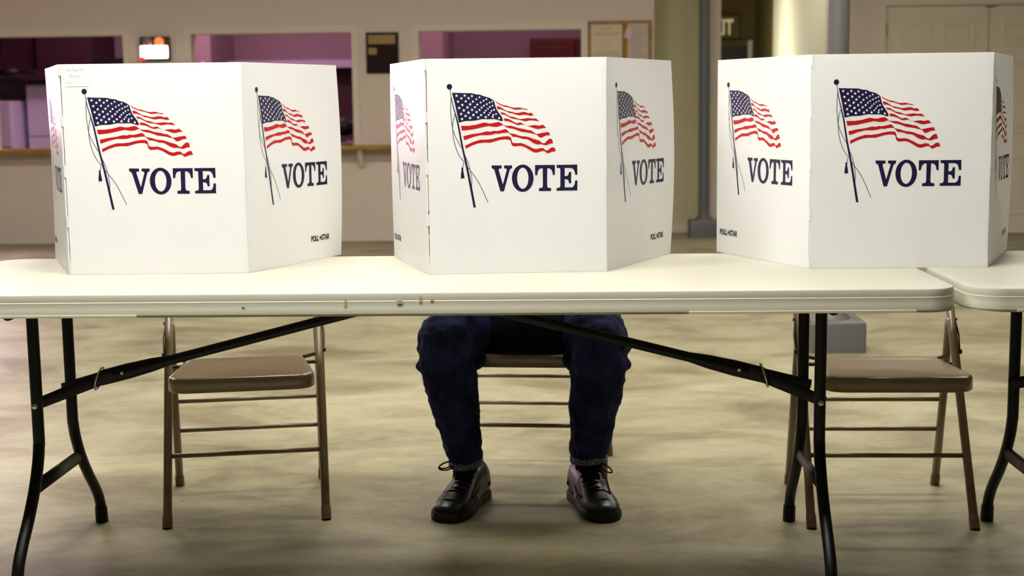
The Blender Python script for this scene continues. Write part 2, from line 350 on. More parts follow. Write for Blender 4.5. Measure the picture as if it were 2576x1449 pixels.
boxo('ledge_board', (0, 0, 0), (1.56, .3, .08), M['kitchpale'], t); boxo('ledge_back', (0, .24, -.7), (1.56, .3, 0), M['kitchdark'], t)
t = thing('cooking_pot', 'black round pot just inside the right end of the middle hatch', 'pot', (-2.80, 9.3, .875))
bm = B(); lathe(bm, [(.04, 0), (.095, .03), (.11, .09), (.1, .13), (.03, .155), (.012, .16), (.014, .18)], (0, 0, 0), 24); obj('pot_body', bm, M['black'], t, smooth=True)
bm = B(); tube(bm, smoothpath([(-.1, 0, .1), (-.15, 0, .12), (-.1, 0, .06)]), .007); obj('pot_handle', bm, M['black'], t)
t = thing('side_cart', 'low dark cart under the round black pot in the middle hatch', 'cart', (-3.1, 9.15, 0))
boxo('cart_top', (0, 0, .845), (.5, .38, .875), M['kitchdark'], t)
for x in (.02, .45):
    for y in (.02, .33): boxo('leg', (x, y, 0), (x+.03, y+.03, .845), M['kitchdark'], t)
t = thing('red_cabinet', 'red-brown wooden cupboard inside the right hatch', 'cabinet', (-1.19, 10.998, 1.05))
boxo('cabinet_body', (0, .03, 0), (.91, .6, .72), M['redwood'], t)
for i in range(2):
    dd = boxo('cabinet_door', (.02+i*.44, 0, .02), (.02+i*.44+.42, .028, .70), M['redwood'], t, .004)
    bm = B(); box(bm, (.08+i*.44, -.008, .08), (.38+i*.44, 0, .64), .006); obj('raised_panel', bm, M['redwood'], dd)

# emergency light on the far wall
t = thing('emergency_light', 'small brown wall light box with two round lamps and glaring white panel', 'emergency light', (-4.385, WY, 1.53))
boxo('housing', (0, -.06, 0), (.245, 0, .195), M['bezel'], t, .008)
bm = B(); box(bm, (.01, -.075, .02), (.235, -.06, .118), .004); obj('lit_panel', bm, M['glow'], t)
bm = B(); box(bm, (.0, -.08, .004), (.045, -.06, .03), .003); obj('red_corner', bm, M['redglow'], t)
for x, m in ((.07, 'lens'), (.17, 'amber')):
    bm = B(); lathe(bm, [(.036, -.06), (.038, -.085), (.03, -.1), (.008, -.104)], (x, 0, .153), 20, 'y'); obj('lamp_head', bm, M[m], t, smooth=True)
# plaque
t = thing('wall_plaque', 'dark walnut plaque with gold nameplates hung between two hatches', 'plaque', (-2.5, WY, 1.40))
boxo('plaque_board', (0, -.025, 0), (.27, 0, .335), M['plaque'], t, .005)
boxo('nameplate', (.02, -.029, .24), (.245, -.025, .315), M['gold'], t); boxo('nameplate', (.02, -.029, .155), (.09, -.025, .21), M['gold'], t)
# notice board and its papers
X0, X1, Z0, Z1 = -.663, -.135, 1.18, 1.803
t = thing('notice_board', 'oak-framed cork notice board at the corner of the far wall', 'notice board', (0, WY, 0))
boxo('cork_panel', (X0+.01, -.012, Z0+.01), (X1-.01, 0, Z1-.01), M['cork'], t)
bm = B(); q = .022
box(bm, (X0, -.022, Z0), (X0+q, 0, Z1)); box(bm, (X1-q, -.022, Z0), (X1, 0, Z1)); box(bm, (X0+q, -.022, Z0), (X1-q, 0, Z0+q)); box(bm, (X0+q, -.022, Z1-q), (X1-q, 0, Z1)); obj('board_frame', bm, M['oak'], t)
def sheet(name, label, x0, z0, w, h, m, y, prints, rot=0):
    bm = B(); box(bm, (-w/2, -.0012, -h/2), (w/2, 0, h/2)); o = obj(name, bm, m, loc=(x0+w/2, WY-.0125-y, z0+h/2), rot=(0, rot, 0)); tag(o, label, 'notice', 'notices pinned to the cork board')
    for nm, rects, mm in prints:
        bm = B()
        for a, b, c_, d_ in rects: box(bm, (a-w/2, -.0022, b-h/2), (c_-w/2, -.0012, d_-h/2))
        obj(nm, bm, mm, o)
    return o
ring = [(.118+.026*math.cos(a), .205+.026*math.sin(a), .124+.026*math.cos(a), .211+.026*math.sin(a)) for a in [i*PI/8 for i in range(16)]]
sheet('certificate', 'cream certificate with a round seal and faded orange heading, upper left', -.635, 1.42, .255, .355, M['paper'], 0, [('heading', [(.03+i*.022, .270, .047+i*.022, .288) for i in range(9)]+[(.08, .315, .17, .325)], M['ochre']), ('seal', ring, M['ochre']), ('text_lines', [(.02, .13-i*.02, .235, .135-i*.02) for i in range(3)], M['grey'])])
sheet('photo_print', 'white-bordered print with black and red picture, pinned lower left', -.617, 1.28, .275, .21, M['paper'], .002, [('picture', [(.02, .02, .245, .185)], M['black']), ('red_figure', [(.07, .02, .19, .17), (.10, .02, .15, .18)], M['redpic'])])
sheet('typed_notice', 'tall grey typed notice on the right side of the cork board', -.335, 1.25, .17, .53, M['paper2'], .001, [('text_lines', [(.03, .48-i*.027, .08+.05*((i*7) % 3)/2+.02, .486-i*.027) for i in range(17)], M['grey'])])
sheet('small_note', 'small pinkish note pinned askew over the typed notice', -.352, 1.66, .05, .085, M['pink'], .003, [], .3)

# ceiling lights
def troffer(x, y, m, label, w=1.2, d=.3, rz=0):
    t = thing('ceiling_light', label, 'ceiling light', (x, y, CH), rz, 'fluorescent ceiling lights')
    boxo('housing', (-w/2-.03, -d/2-.03, -.05), (w/2+.03, d/2+.03, -.001), M['frame'], t)
    boxo('diffuser', (-w/2, -d/2, -.07), (w/2, d/2, -.0505), m, t)
for i, (x, y, w_, d_, lab) in enumerate([(-4.6, 2.6, 1.2, .2, 'fluorescent ceiling light over the left of the hall'), (-1.9, 2.0, 1.2, .42, 'wide fluorescent ceiling light behind the left booth'), (.0, 2.0, 1.2, .42, 'wide fluorescent ceiling light behind the right booth'), (2.3, 2.6, 1.2, .2, 'fluorescent ceiling light right of the near grey post'), (-4.5, 4.9, 1.2, .42, 'fluorescent ceiling light near the left hatches'), (-1.5, 4.9, 1.2, .42, 'fluorescent ceiling light before the right hatch'), (1.5, 4.9, 1.2, .42, 'fluorescent ceiling light before the double doors')]):
    troffer(x, y, M['lamp'], lab, w_, d_)
for i, (x, y, lab) in enumerate([(-2.45, -.48, 'bright ceiling light above the front of the left voting booth'), (-.9, -.52, 'bright ceiling light above the front of the right voting booth')]):
    troffer(x, y, M['lampf'], lab, 1.2, .35)
t = thing('kitchen_light', 'long mauve-tinted ceiling light in the kitchen behind the left and middle hatches', 'ceiling light', (-4.2, 9.5, CH)); boxo('housing', (-1.2, -.15, -.05), (1.2, .15, -.001), M['frame'], t); boxo('diffuser', (-1.2, -.12, -.07), (1.2, .12, -.0505), M['klamp'], t)
t = thing('kitchen_light', 'added mauve-tinted ceiling light brightening the kitchen behind the right hatch', 'ceiling light', (-1.1, 9.6, CH)); boxo('housing', (-.5, -.15, -.05), (.5, .15, -.001), M['frame'], t); boxo('diffuser', (-.5, -.12, -.07), (.5, .12, -.0505), M['klamp'], t)  # second kitchen light, added out of view to brighten the right hatch


# ------------------------------------------------------------------ folding table
def rrect(w, d, r, off, n=8):
    pts = []
    r2 = r+off
    for cx, cy, a0 in ((w/2-r, d/2-r, 0), (-w/2+r, d/2-r, 90), (-w/2+r, -d/2+r, 180), (w/2-r, -d/2+r, 270)):
        for k in range(n+1):
            a = math.radians(a0+90*k/n); pts.append((cx+r2*math.cos(a), cy+r2*math.sin(a)))
    return pts
LEGX, ZB, HT = .26, .427, .737
def make_table(x0, label):
    Lh, D = 2.44, .76
    t = thing('folding_table', label, 'table', (x0-Lh/2, D/2, 0), 0, 'almond plastic folding tables')
    bm = B(); prof = [(-.03, 0), (-.008, 0), (-.003, -.0015), (-.0015, -.005), (-.002, -.018), (-.0003, -.0192), (-.0005, -.034), (.0, -.0352), (.0, -.0475), (-.0018, -.0485), (-.0018, -.053), (-.008, -.053), (-.012, -.02)]
    rings = [[bm.verts.new((x, y, HT+z)) for x, y in rrect(Lh, D, .075, o)] for o, z in prof]
    n = len(rings[0])
    for a, b in zip(rings, rings[1:]):
        for k in range(n): bm.faces.new((a[k], a[(k+1) % n], b[(k+1) % n], b[k]))
    bm.faces.new(rings[0]); bm.faces.new(rings[-1][::-1])
    top = auto(obj('tabletop', bm, M['plastic'], t), 40)
    # small notch strip moulded into the lower rim near each end
    for s in (-1, 1):
        bm = B(); box(bm, (min(s*.62, s*1.12), -D/2-.0035, HT-.0525), (max(s*.62, s*1.12), -D/2+.001, HT-.0465), .0008); obj('rim_strip', bm, M['rim'], top)
    if x0 == 0:
        for (sx, sz, sw, sh) in ((-.148, -.012, .004, .018), (-.03, -.016, .012, .009), (.02, -.008, .005, .014), (.045, -.013, .007, .006), (-.38, -.028, .006, .003)):
            bm = B(); box(bm, (sx, -D/2-.0012, HT+sz-sh), (sx+sw, -D/2+.001, HT+sz), .0004); obj('scuff_mark', bm, M['scuff'], top)
    for s in (-1, 1):
        X = s*(Lh/2-LEGX)
        for q in (-1, 1):
            path = [(X, q*.120, HT-.055), (X, q*.120, .36), (X, q*.122, .33), (X, q*.135, .285), (X, q*.168, .225), (X, q*.215, .165), (X, q*.262, .115), (X, q*.292, .075), (X, q*.305, .04), (X, q*.308, .012)]
            bm = B(); tube(bm, smoothpath(path, 4), .0143, 16); lg = auto(obj('leg', bm, M['tlegs'], t), 50)
            bm = B(); tube(bm, [(X, q*.304, .045), (X, q*.308, .0)], [.0168, .0175], 16); auto(obj('foot_cap', bm, M['tlegs'], lg), 50)
            bm = B(); lathe(bm, [(.0075, 0), (.007, -.003), (.003, -.0055)], (X, q*.12-.0145, ZB), 14, 'y'); obj('bolt', bm, M['zinc'], lg, smooth=True)
        bm = B(); tube(bm, [(X, -.165, .228), (X, .165, .228)], [(.0085, .019)]*2, 16); obj('crossbar', bm, M['tlegs'], t, smooth=True)
        bm = B(); tube(bm, [(X, -.27, HT-.062), (X, .27, HT-.062)], .0135, 14); obj('pivot_rod', bm, M['tlegs'], t, smooth=True)
        # Y-shaped brace: two flat bars from the legs to the tube end
        rx, rz = s*(Lh/2-LEGX-.128), ZB+.046
        for q in (-1, 1):
            bm = B(); P0 = Vector((X+s*.016, q*.12, ZB-.004)); P1 = Vector((rx-s*.03, q*.012, rz+.009))
            P0.y = q*.104; Q = P0.lerp(P1, .74); Q.y = q*.017; tube(bm, [P0, P0.lerp(Q, .5), Q, P1], [(.0035, .0145), (.0035, .0155), (.0035, .0165), (.0035, .0165)], 12); obj('brace_arm', bm, M['tlegs'], t)
        tx, tz = s*.04, HT-.064
        P0 = Vector((rx+s*.006, 0, rz-.002)); P1 = Vector((tx, 0, tz)); P1.z = min(tz, rz+(abs(rx)-abs(tx))*.275)
        mid = lambda f: P0.lerp(P1, f)
        bm = B(); tube(bm, [mid(0), mid(.09), mid(.17), mid(.23), mid(1)], [(.0155, .02), (.0145, .0205), (.0135, .0175), (.0125, .0125), (.0125, .0125)], 14); br = auto(obj('brace_tube', bm, M['tlegs'], t), 50)
        bm = B(); lathe(bm, [(.005, 0), (.004, -.003)], (mid(.075).x, -.0145, mid(.075).z), 12, 'y'); obj('rivet', bm, M['zinc'], br)
        c = mid(-.005); bm = B(); pts = []
        for k in range(25):
            a = 2*PI*k/24; pts.append((c.x+s*-.009*math.sin(a), (.028)*math.cos(a), c.z+.0285*math.sin(a)))
        tube(bm, pts, .0025, 8, cap=False); obj('locking_ring', bm, M['zinc'], t, smooth=True)
        bm = B(); box(bm, (tx-.04, -.05, tz-.0), (tx+.04, .05, HT-.053)); obj('brace_mount', bm, M['tlegs'], t)
    return t
make_table(0, 'long almond plastic folding table carrying the three voting booths')
make_table(2.46, 'second almond folding table, only its corner seen at the right edge')

# ------------------------------------------------------------------ folding chairs
def make_chair():
    t = thing('folding_chair', '', 'chair')
    X = .2175
    def fp(z, x=X): return (x if x > 0 else x, .0+.594*(z-.01), z)
    for s in (-1, 1):
        bm = B(); tube(bm, smoothpath([fp(.03, s*X), fp(.45, s*X), fp(.62, s*.2165), fp(.74, s*.212), fp(.79, s*.19)], 4), .0122, 14); lg = obj('leg', bm, M['chair'], t, smooth=True)
        bm = B(); tube(bm, [fp(.034, s*X), fp(.026, s*X), fp(.0, s*X)], [.0128, .0140, .0140], 14); auto(obj('foot_cap', bm, M['rubber'], lg), 40)
        bm = B(); tube(bm, [(s*X, .432, .03), (s*.2155, .36, .30), (s*.212, .312, .50), (s*.212, .305, .53)], [.0118, .0118, .0118, .0118], 14); lg = obj('leg', bm, M['chair'], t, smooth=True)
        bm = B(); tube(bm, [(s*X, .431, .034), (s*X, .4335, .026), (s*X, .441, .0)], [.0125, .0138, .0138], 14); auto(obj('foot_cap', bm, M['rubber'], lg), 40)
        # folding link outside the tube, and the seat pins
        bm = B(); a = Vector((s*.230, .25, .44)); b = Vector((s*.227, .302, .525)); tube(bm, [a, a.lerp(b, .5)+Vector((s*.004, 0, 0)), b], [(.0018, .008)]*3, 10); lathe(bm, [(.008, -s*.004), (.007, s*.005)], tuple(a), 12, 'x'); lathe(bm, [(.006, -s*.004), (.005, s*.005)], tuple(b), 12, 'x'); obj('folding_link', bm, M['darkmetal'], t)
        for y, z in ((.245, .405), (.30, .42)):
            bm = B(); tube(bm, [(s*.17, y if y < .25 else .25, z), (s*.207, y, z)], .0055, 10); obj('seat_pin', bm, M['darkmetal'], t)
    # seat: rounded pan with rolled edge
    def outline(off):
        pts = []
        for (cx, cy, r, a0) in ((.128, .215, .045, 0), (-.128, .215, .045, 90), (-.142, -.005, .055, 180), (.142, -.005, .055, 270)):
            for k in range(8):
                a = math.radians(a0+90*k/7); pts.append((cx+(r+off)*math.cos(a)+(0), cy+(r+off)*math.sin(a)))
        return pts
    bm = B(); rings = []
    for off, z in ((-.05, -.003), (-.02, -.001), (-.008, .0), (-.002, -.003), (0, -.009), (.001, -.037), (-.003, -.040), (-.006, -.036), (-.008, -.008)):
        rings.append([bm.verts.new((x, y, .426+z)) for x, y in outline(off)])
    n = len(rings[0])
    for a, b in zip(rings, rings[1:]):
        for k in range(n): bm.faces.new((a[k], a[(k+1) % n], b[(k+1) % n], b[k]))
    bm.faces.new(rings[0]); bm.faces.new(rings[-1][::-1])
    auto(obj('seat', bm, M['chair'], t), 60)
    # backrest: curved sheet
    bm = B(); g = []
    for j in range(7):
        z = .60+.19*j/6; row = []
        for i in range(13):
            x = -.2+.4*i/12; edge = .03*(abs(x)/.2)**4*(1 if j == 6 else 0)
            row.append((x, .594*(z-.01)+.035*(1-(x/.2)**2), z-edge))
        g.append(row)
    for dy in (-.0015, .0015):
        vs = [[bm.verts.new((x, y+dy, z)) for x, y, z in r] for r in g]
        for a, b in zip(vs, vs[1:]):
            for k in range(12): bm.faces.new((a[k], a[k+1], b[k+1], b[k]))
    obj('backrest', bm, M['chair'], t, smooth=True)
    bm = B(); tube(bm, smoothpath([fp(.79, -.19), (-.12, .594*.79+.012, .803), (.12, .594*.79+.012, .803), fp(.79, .19)], 5), .0122, 12); obj('top_rail', bm, M['chair'], t, smooth=True)
    for z, y in ((.277, .369), (.182, .394), (.177, .099)):
        bm = B(); xx = .2075 if y > .2 else .209; tube(bm, [(-xx, y, z), (xx, y, z)], .0066, 10); obj('rung', bm, M['chair'], t, smooth=True)
    return t
def dup(root):
    r = root.copy(); C.objects.link(r)
    for ch in root.children:
        c = ch.copy(); C.objects.link(c); c.parent = r
        for g in ch.children:
            d = g.copy(); C.objects.link(d); d.parent = c
    return r
ch = make_chair()
places = [((-1.763, .668, 0), .19, 'tan metal folding chair left of the seated person, turned slightly to the right'),
          ((-.981, .99, 0), -.07, 'tan metal folding chair the person in jeans sits on'),
          ((.007, .615, 0), -.02, 'empty tan folding chair behind the right table legs, in front of the grey post')]
for i, (loc, rz, lab) in enumerate(places):
    o = ch if i == 0 else dup(ch)
    o.location = loc; o.rotation_euler = (0, 0, rz); o['label'] = lab; o['category'] = 'chair'; o['group'] = 'tan folding chairs along the table'

# ------------------------------------------------------------------ voting booths
ART={'V':[(160.1,265.5),(184.6,265.1),(184.5,257.8),(178.6,257.3),(177.3,254.8),(187.2,218.8),(197.2,254.6),(196.4,257),(190.8,257.7),(190.4,265),(210.4,264.8),(209.9,257.4),(206.4,256.9),(204.2,253.6),(189.6,201.6),(180.9,201.7),(166.8,254.1),(164.3,256.9),(160.4,258.1)],'T':[(266.4,264.8),(315.1,264.6),(314.9,239.9),(310.1,239.8),(308.5,248.6),(305.5,253.9),(301.1,256.4),(296.3,256.6),(295.7,214.1),(296.8,210.6),(299.8,208.4),(305.5,208.3),(305.5,200.9),(275.5,201.2),(275.6,208.5),(281.5,208.7),(284.2,210.4),(285.1,214.3),(285.3,256.8),(280.3,256.7),(275.9,254.3),(273.2,249.1),(271.6,240.1),(266.4,240.1)],'E':[(319.3,264.5),(370.2,264.6),(370.3,239.7),(365.1,239.6),(363.4,247.8),(360.4,253.9),(355.1,256.6),(339.3,256.9),(339.1,236.9),(344.6,237),(348.1,240.2),(350,247),(355.1,246.9),(354.9,219.1),(349.7,219.2),(348.4,225.5),(344.5,228.8),(339.1,229.1),(338.9,209.3),(356.6,209),(361,211.8),(363.6,217.4),(364.7,225.9),(370.2,226),(370.1,201.5),(318.8,201.4),(318.9,208.1),(323.4,208.3),(326.9,209.7),(328.2,213.6),(328.4,253.5),(327.3,256.3),(323.8,257.1),(319.4,257.6)],'O1':[(262.4,232.8),(262.1,227.6),(261,222.5),(259.4,217.7),(257.2,213.3),(254.4,209.3),(251.2,205.9),(247.6,203.3),(243.8,201.3),(239.7,200.1),(235.5,199.8),(231.4,200.3),(227.3,201.5),(223.5,203.6),(220,206.4),(216.9,209.9),(214.2,213.9),(212.1,218.4),(210.6,223.3),(209.7,228.4),(209.4,233.6),(209.8,238.8),(210.8,243.9),(212.5,248.7),(214.7,253.1),(217.4,257.1),(220.6,260.4),(224.2,263.1),(228.1,265),(232.1,266.2),(236.3,266.5),(240.4,266.1),(244.4,264.8),(248.3,262.7),(251.8,260),(254.9,256.5),(257.6,252.5),(259.7,248),(261.2,243.2),(262.2,238)],'O2':[(250,233),(249.8,229),(249.2,225),(248.4,221.3),(247.2,217.8),(245.7,214.8),(244,212.2),(242.1,210.1),(240.1,208.5),(238,207.6),(235.8,207.3),(233.6,207.7),(231.5,208.7),(229.5,210.3),(227.7,212.4),(226,215.1),(224.6,218.2),(223.5,221.7),(222.8,225.4),(222.3,229.4),(222.2,233.4),(222.4,237.4),(222.9,241.4),(223.8,245.1),(225,248.5),(226.4,251.6),(228.1,254.2),(230,256.3),(232.1,257.8),(234.2,258.7),(236.4,259),(238.5,258.7),(240.6,257.7),(242.6,256.1),(244.5,254),(246.1,251.3),(247.5,248.2),(248.6,244.8),(249.4,241),(249.9,237)],'canton':[(66.4,442.3),(89.6,441.4),(114.2,440.8),(123.5,438),(134.8,436.9),(142.7,433.2),(152.6,430.7),(159.3,428),(165.2,424),(168.5,421.3),(171.6,408.1),(174.9,399.5),(182.1,389.4),(187.3,381.4),(189.8,372.5),(183.2,373.5),(177.2,375.6),(169.2,378),(151.9,377.6),(138.6,378.4),(131.9,377.2),(121.8,375),(111.8,374.3),(98.5,374.3),(91.8,373),(86.5,371.1),(81.8,370.9),(74.5,409.3)],'stars':[(77.3,434.9,4.15),(97.2,435,4.15),(114.8,433.8,4.02),(133,430.7,3.35),(149.6,425.8,3.35),(163.5,419.7,3.08),(88.8,428.5,4.15),(106.7,428.7,4.02),(125.3,426.1,3.48),(142.9,422.3,3.35),(157.4,417.5,3.22),(164.7,410.1,2.95),(80.8,420.7,4.15),(99.6,421.2,4.02),(116.9,420.6,3.75),(135.5,418.1,3.35),(150.7,414,3.35),(158.3,407.3,3.08),(167.9,399.9,3.35),(91.3,412.7,4.15),(110.1,414.1,4.15),(127.4,413.2,3.75),(143.7,410.4,3.22),(153.2,403,3.08),(161.8,397.6,2.95),(172.7,389.9,3.35),(83.4,405.5,4.15),(103.4,406.6,4.29),(121.5,407,3.75),(138,405.9,3.35),(148.2,398.5,3.08),(158.1,392.7,3.08),(165.7,387.7,3.08),(179.9,379.5,3.89),(94.6,399.5,4.36),(114.6,400.5,4.02),(132.9,400.3,3.75),(144.1,393.6,3.62),(154.4,387.8,3.35),(164.6,382.7,3.75),(87.8,391,4.15),(105.8,394,4.56),(125.5,395.1,4.15),(136.4,387.7,3.89),(147.6,382.6,4.15),(98.6,386,4.29),(117.7,388.3,4.42),(129.1,382.2,4.15),(89.9,378.7,4.29),(109.3,381.1,4.42)],'stripes':[[(170.5,422.8),(176.4,417.8),(184.3,413.7),(190.3,411.2),(198.3,410.1),(205.3,407.5),(213.2,404.9),(221.2,404.3),(229.3,405.2),(235.3,403.7),(238.3,402.6),(245.3,401.6),(252.3,399),(245.2,399.4),(237.2,401.2),(227.2,400.3),(219.2,399.9),(212.2,402.5),(203.2,406),(193.3,407.7),(183.3,411.7),(174.4,416.8)],[(174.3,408.9),(181.3,407.8),(186.2,405.3),(192.2,401.2),(198.1,397.2),(205.1,396.1),(213.1,394),(221.1,391.9),(229.1,392.3),(237.2,394.2),(244.2,393.6),(253.2,390.5),(257.2,392.5),(264.7,386.4),(258.1,384.5),(253.1,385.6),(244.1,387.7),(237.1,387.3),(229.1,386.1),(221.1,388),(213.1,391),(205.1,392.1),(198.1,395.7),(190.1,399.3),(184.2,401.3),(177.2,400.9)],[(183.1,394.4),(193.1,392.3),(200,387.7),(207,383.7),(215,382.6),(223,379.5),(231,376.9),(239,377.6),(251,379.1),(260.1,377.7),(270.1,377.9),(278.1,370.8),(269,372.4),(260,373.7),(253,373.4),(244.9,371.5),(237.9,372.8),(229.9,375.4),(222.9,376.8),(214.9,377.6),(206.9,380.7),(199,385.3),(192,388.8),(186.5,388.4)],[(190.9,379.4),(202.9,377.8),(209.9,374.2),(217.8,369.1),(223.8,367),(231.9,368.9),(237.9,365.9),(244.8,361.3),(249.8,360.2),(257.9,361.1),(266.9,362),(277,360.4),(287,362.7),(295,354.7),(288,354.8),(279.9,352.9),(272.9,352.3),(264.8,354.6),(254.8,358.2),(246.8,360.8),(238.8,363.9),(232.8,363.9),(226.8,362.5),(220.8,364.1),(212.8,368.2),(203.8,371.8),(193.3,372.9)],[(86.7,362.5),(105.7,362.3),(123.4,364.6),(143.8,369.9),(156.4,367.2),(164.7,367.8),(171.7,369.7),(178.8,370.6),(183.7,369),(188.7,364.5),(194.7,361.4),(209.7,360.8),(218.7,358.1),(226.7,355.1),(240.7,352.9),(249.7,350.3),(257.8,349.2),(264.7,344.6),(269.7,340.5),(277.8,341.4),(286.8,343.3),(300.4,345.1),(304.4,337.1),(294.8,336.7),(281.7,330.9),(276.7,333),(271.7,339),(262.7,341.1),(252.7,343.8),(240.6,345.4),(232.6,346.5),(224.6,350.1),(214.6,353.7),(204.6,355.3),(196.6,358.4),(189.7,363),(184.7,362.1),(177.6,359.2),(167.6,359),(153.8,361.4),(128.4,356.2),(113.1,353.1),(100.4,351.8),(89,351.2)],[(92.1,337.3),(112.9,342),(133.3,344.3),(148.6,348.4),(160,347.5),(164.4,349.4),(174.5,348.8),(184.5,350.6),(194.6,353.3),(199.1,351.4),(204.5,343.9),(209.5,342.3),(218.5,340.7),(226.5,337.6),(234.5,335.5),(244.5,334.9),(252.6,332.8),(262.6,328.7),(277.6,324.5),(283.6,318.9),(289.6,317.3),(294.7,322.2),(299.8,327.2),(304.8,328.6),(308.8,327),(311.3,317),(304.7,316.6),(294.6,312.7),(287.6,313.8),(281.6,315.9),(272.5,315),(262.5,318.7),(252.5,325.8),(246.5,328.4),(236.4,329),(228.4,332.1),(220.4,334.2),(212.4,334.3),(207.4,340.4),(201.5,344.9),(189.4,344.1),(179.4,342.2),(170.4,342.8),(164.2,340.6),(153.5,339),(133.2,339.3),(115.4,335),(94.2,327.7)],[(96.5,314.5),(115.2,322.8),(133,328.4),(148.3,328.2),(164.2,330),(176.3,333.3),(190.3,335.6),(201.4,336),(207.4,333.9),(209.3,329.4),(210.7,322.4),(213.2,319.3),(222.3,318.7),(232.3,319.1),(240.3,316.5),(254.3,309.8),(262.3,305.2),(270.4,303.6),(280.5,306.4),(288.5,305.3),(292.5,300.3),(298.5,300.7),(304.6,305.6),(309.7,307.5),(314.7,306.5),(317.7,297.9),(308.6,297),(302.5,294.1),(296.5,292.7),(292.5,297.3),(287.4,299.3),(280.4,297.9),(270.3,295.1),(262.2,296.7),(252.2,302.8),(242.2,309),(232.2,312.1),(224.2,311.7),(216.1,310.8),(210.6,313.4),(208.2,319.4),(207.3,325.4),(202.3,328),(194.3,328.6),(182.2,327.7),(174.1,325.4),(158.3,320.7),(143.1,321.4),(127.8,319.6),(112.5,314.3),(97.7,306.9)]],'pole':[(61.1,450.7),(65,422.4),(72.1,392.9),(78.2,365.6),(87.4,310.7),(98.6,255.6),(114.4,163.1),(120.2,163.9),(103.7,255.5),(91.8,310.7),(82.2,365.5),(74.7,392.9),(66.9,422.4),(62.4,450.7)],'ball':[(67.1,456.7),(66.7,454.6),(65.8,452.8),(64.3,451.3),(62.4,450.4),(60.4,450.1),(58.4,450.4),(56.6,451.4),(55.1,452.9),(54.2,454.8),(54,456.9),(54.3,458.9),(55.3,460.8),(56.8,462.3),(58.6,463.2),(60.7,463.5),(62.7,463.2),(64.5,462.2),(65.9,460.7),(66.8,458.8)],'ropes':[[(64,431.1),(62.6,402.9),(63.9,376.7),(67.4,352.6),(74.8,332.8),(87,309.6)],[(72.5,390.8),(68.3,374.4),(66.6,357),(68.2,332.9),(73.3,310.9),(81.8,289.9),(93.6,274.4)],[(91.8,296.4),(98.2,284.2),(103.5,270.9),(108.7,248.8),(111.2,226.7),(110.3,209)],[(99,265.5),(109.8,251),(122.8,233.2),(135.7,208.6),(150.3,175.2)],[(93,274.4),(89.5,262.3)]],'tassel':[(86.1,261.3),(91.2,261.9),(90.5,255.7),(93.7,235.8),(91.9,233.6),(90.8,235.8),(88.6,234.8),(84.8,233.3),(84.5,242.6),(86.5,255.8)]}

S = .445/442.2*1.0
ARTM = {}
def poly(bm, pts, z, mi=0, holes=None):
    loops = [pts]+(holes or [])
    vs = []
    for l in loops: vs += [bm.verts.new((x, y, z)) for x, y in l]
    tri = tessellate_polygon([[Vector((x, y, 0)) for x, y in l] for l in loops])
    for t3 in tri:
        try: f = bm.faces.new([vs[i] for i in t3]); f.material_index = mi
        except ValueError: pass
def mm(pts): return [(x/1000, y/1000) for x, y in pts]
def starpts(cx, cy, r, rot=0, k=.42):
    return [(cx+(r if i % 2 == 0 else r*k)*math.sin(rot+i*PI/5), cy+(r if i % 2 == 0 else r*k)*math.cos(rot+i*PI/5)) for i in range(10)]
def ribbon(bm, pts, w, z):
    pts = [Vector((p[0], p[1], 0)) for p in pts]; pts = smoothpath(pts, 4); L_, R_ = [], []
    for i, p in enumerate(pts):
        t = (pts[min(i+1, len(pts)-1)]-pts[max(i-1, 0)]).normalized(); n = Vector((-t.y, t.x, 0))
        a = p+n*w/2; b = p-n*w/2; L_.append(bm.verts.new((a.x, a.y, z))); R_.append(bm.verts.new((b.x, b.y, z)))
    for i in range(len(pts)-1): bm.faces.new((L_[i], L_[i+1], R_[i+1], R_[i]))
def art_meshes():
    d = {}
    bm = B(); poly(bm, mm(ART['canton']), 0); d['canton_print'] = (bm, 'navy')
    bm = B(); [poly(bm, starpts(x/1000, y/1000, r/1000*.97, .12), .0003) for (x, y), r in [((s_[0]), s_[1]) if len(s_) == 2 else ((s_[0], s_[1]), s_[2]) for s_ in ART['stars']]]; d['stars_print'] = (bm, 'star')
    bm = B(); [poly(bm, mm(s_), 0) for s_ in ART['stripes']]; d['stripes_print'] = (bm, 'red')
    bm = B(); poly(bm, mm(ART['pole']), .0001); poly(bm, mm(ART['ball']), .0002); poly(bm, mm(ART['tassel']), .0001)
    for r_ in ART['ropes']: ribbon(bm, mm(r_), .0013, .0002)
    d['flagpole_print'] = (bm, 'navy')
    bm = B(); [poly(bm, mm(ART[k_]), 0) for k_ in 'VTE']; poly(bm, mm(ART['O1']), 0, 0, [mm(ART['O2'])]); d['vote_lettering'] = (bm, 'navy')
    return d
def maker_bm():
    bm = B()
    merge(bm, text_bm('POLL', .0205, 0, .0009, wid=.80), Matrix.Translation((0, 0, 0)))
    merge(bm, text_bm('STAR', .0205, 0, .0009, wid=.80), Matrix.Translation((.0515, 0, 0)))
    poly(bm, starpts(.0460, .007, .0075), .0001); 
    for f in bm.faces: pass
    return bm
PT = .0042
def bend(bulge, Lp, Hp, side):
    """returns a function mapping panel coords (u, v, w) -> bent coords; side=+1 free edge at u=L, -1 free edge at u=0"""
    def f(u, v, w):
        s = u/Lp if side > 0 else 1-u/Lp
        return (u, v, w-0+bulge*s*s*math.sin(PI*min(max(v/Hp, 0), 1))) if side else (u, v, w)
    return f
